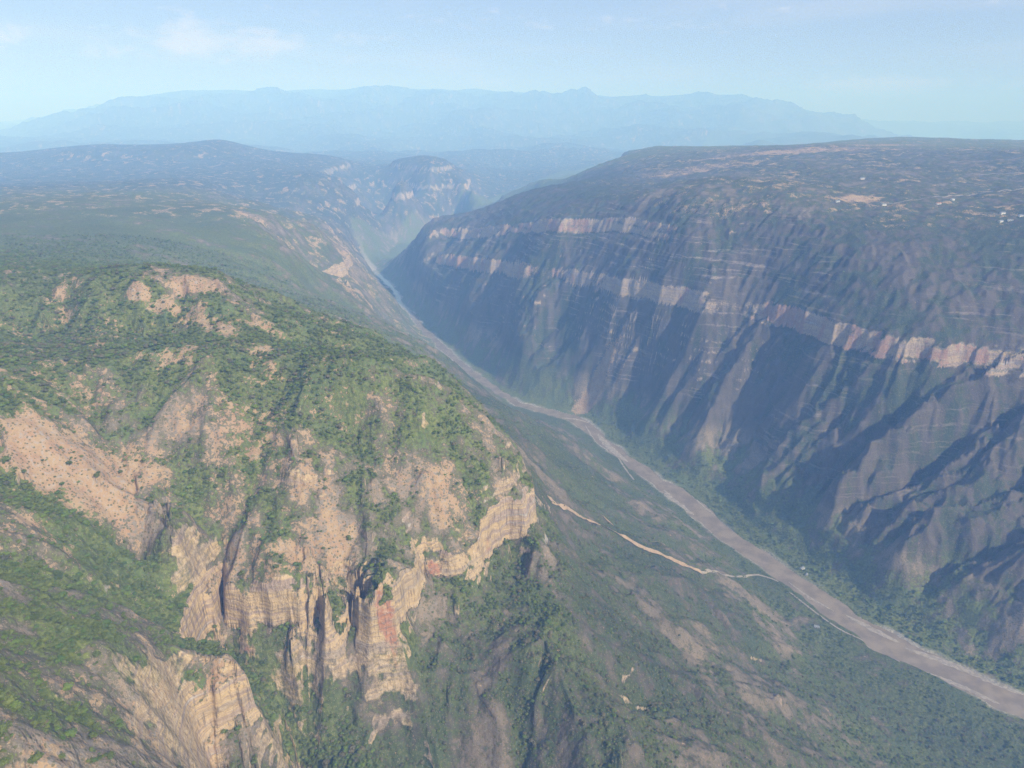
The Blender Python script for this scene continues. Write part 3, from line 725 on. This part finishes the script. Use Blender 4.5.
for hs in [(802,569,12,7,.6,tin_m,'pale roofed house beyond the river near a sandy clearing'),(807,575,7,5,.9,tin_m,'small shed with a pale roof just below the riverside house'),
 (817,627,10,6,-.5,tin_m,'pale roofed house on the near bank beside the river road'),(1003,214,15,8,.2,tin_m,'long pale house at the plateau rim near the right edge'),
 (1020,216,13,8,.1,tin_m,'pale house cut by the right edge on the plateau rim'),(1001,222,14,8,.4,tin_m,'small pale house just below the long one on the rim'),
 (1010,221,14,8,-.3,tin_m,'small pale house right below the plateau houses'),(863,179,16,9,0,tin_m,'pale farmhouse in the fields on top of the right plateau'),
 (884,205,16,9,.3,tin_m,'pale house at the left end of the plateau road'),(938,204,16,9,.1,tile_m,'tiled house beside the middle of the plateau road'),
 (952,200,14,8,.5,tin_m,'pale house just above the middle of the plateau road'),(838,202,13,8,.2,tin_m,'pale house above the bare earth scar on the rim')]:
    house(*hs)

# ------------------------------------------------------------------ light, sky, camera
sc = bpy.context.scene
SUN_AZ = math.radians(134); SUN_EL = math.radians(36)   # clockwise from +Y
w = bpy.data.worlds.new('World'); sc.world = w; w.use_nodes = True
nt = w.node_tree; bg = nt.nodes['Background']; sky = nt.nodes.new('ShaderNodeTexSky'); sky.sky_type = 'NISHITA'
sky.sun_disc = False; sky.sun_elevation = SUN_EL; sky.sun_rotation = SUN_AZ; sky.altitude = 1000
nt.links.new(sky.outputs[0], bg.inputs[0]); bg.inputs[1].default_value = .088
wn = NT(w); wt = wn.new('ShaderNodeTexCoord').outputs['Generated']; ws = wn.new('ShaderNodeSeparateXYZ'); wn.l.new(wt, ws.inputs[0])
az_ = wn.math('ARCTAN2', ws.outputs[0], ws.outputs[1]); el_ = wn.math('ARCSINE', ws.outputs[2])
cc = wn.new('ShaderNodeCombineXYZ'); wn.put(cc.inputs[0], wn.math('MULTIPLY', az_, 22)); wn.put(cc.inputs[1], wn.math('MULTIPLY', el_, 60))
cn = wn.noise(cc.outputs[0], 1.0, 6, .6, .3)
puff = None
for (ca_, ce_, wa_, we_, k_) in ((-.36, .072, .13, .026, 1.0), (-.64, .070, .10, .02, .8), (.44, .018, .10, .024, 1.0), (-.04, .026, .05, .014, .8), (-.2, .08, .1, .015, .5), (.05, .10, .3, .02, .35)):
    ga = wn.math('DIVIDE', wn.math('SUBTRACT', az_, ca_), wa_); ge = wn.math('DIVIDE', wn.math('SUBTRACT', el_, ce_), we_)
    gg = wn.math('MULTIPLY', wn.math('EXPONENT', wn.math('MULTIPLY', wn.math('ADD', wn.math('MULTIPLY', ga, ga), wn.math('MULTIPLY', ge, ge)), -1.0)), k_)
    puff = gg if puff is None else wn.math('MAXIMUM', puff, gg)
cu = wn.step(wn.math('ADD', wn.math('MULTIPLY', puff, .42), cn), .62, 1.0)
c2 = wn.new('ShaderNodeCombineXYZ'); wn.put(c2.inputs[0], wn.math('MULTIPLY', az_, 4)); wn.put(c2.inputs[1], wn.math('MULTIPLY', el_, 22)); wn.put(c2.inputs[2], 3.3)
ci = wn.math('MULTIPLY', wn.step(wn.noise(c2.outputs[0], 1.0, 5, .5, .5), .45, .75), .2)
skc = wn.mix(wn.math('ADD', wn.math('MULTIPLY', cu, .7), ci, clamp=True), wn.mix(.6, sky.outputs[0], (3.6, 4.4, 6.6)), (7.6, 7.4, 7.9))
nt.links.new(skc, bg.inputs[0])
ld = bpy.data.lights.new('sun', 'SUN'); ld.energy = 4; ld.angle = math.radians(.5); ld.color = (1, .95, .87)
lo = link(bpy.data.objects.new('sun', ld))
sd = Vector((math.sin(SUN_AZ)*math.cos(SUN_EL), math.cos(SUN_AZ)*math.cos(SUN_EL), math.sin(SUN_EL)))
lo.rotation_euler = sd.to_track_quat('Z', 'Y').to_euler()
cam = bpy.data.cameras.new('camera'); co = link(bpy.data.objects.new('camera', cam)); sc.camera = co
cam.sensor_width = 36; cam.lens = 36*FPX/1024; cam.clip_start = 5; cam.clip_end = 120000
co.location = (0, 0, CAMZ); co.rotation_euler = (math.pi/2-PITCH, 0, 0)
# the air of the valley
def box(name, a, b, mat):
    v = [(p, q, r) for r in (a[2], b[2]) for p, q in ((a[0], a[1]), (b[0], a[1]), (b[0], b[1]), (a[0], b[1]))]
    f = [(3,2,1,0),(4,5,6,7),(0,1,5,4),(1,2,6,5),(2,3,7,6),(3,0,4,7)]
    me = bpy.data.meshes.new(name); me.from_pydata(v, [], f); me.materials.append(mat)
    return link(bpy.data.objects.new(name, me))
mh = bpy.data.materials.new('valley_haze'); mh.use_nodes = True; t = mh.node_tree; t.nodes.remove(t.nodes['Principled BSDF'])
pv = t.nodes.new('ShaderNodeVolumePrincipled'); pv.inputs['Color'].default_value = (.27, .51, 1.0, 1); pv.inputs['Absorption Color'].default_value = (.7, .85, 1, 1)
pv.inputs['Density'].default_value = HAZE; pv.inputs['Anisotropy'].default_value = -.2
t.links.new(pv.outputs[0], t.nodes['Material Output'].inputs['Volume'])
hz = box('haze', (-50000, -4000, -200), (50000, 50000, float(Z.max())+60), mh); hz['kind'] = 'stuff'
sc.cycles.use_denoising = True; sc.cycles.use_adaptive_sampling = False; sc.cycles.denoising_prefilter = 'NONE'; sc.cycles.volume_bounces = 4; sc.cycles.max_bounces = 6; sc.cycles.diffuse_bounces = 2
sc.view_settings.exposure = EXPO
sc.view_settings.view_transform = 'Standard'; sc.view_settings.look = 'None'
print('done', time.time()-T0)
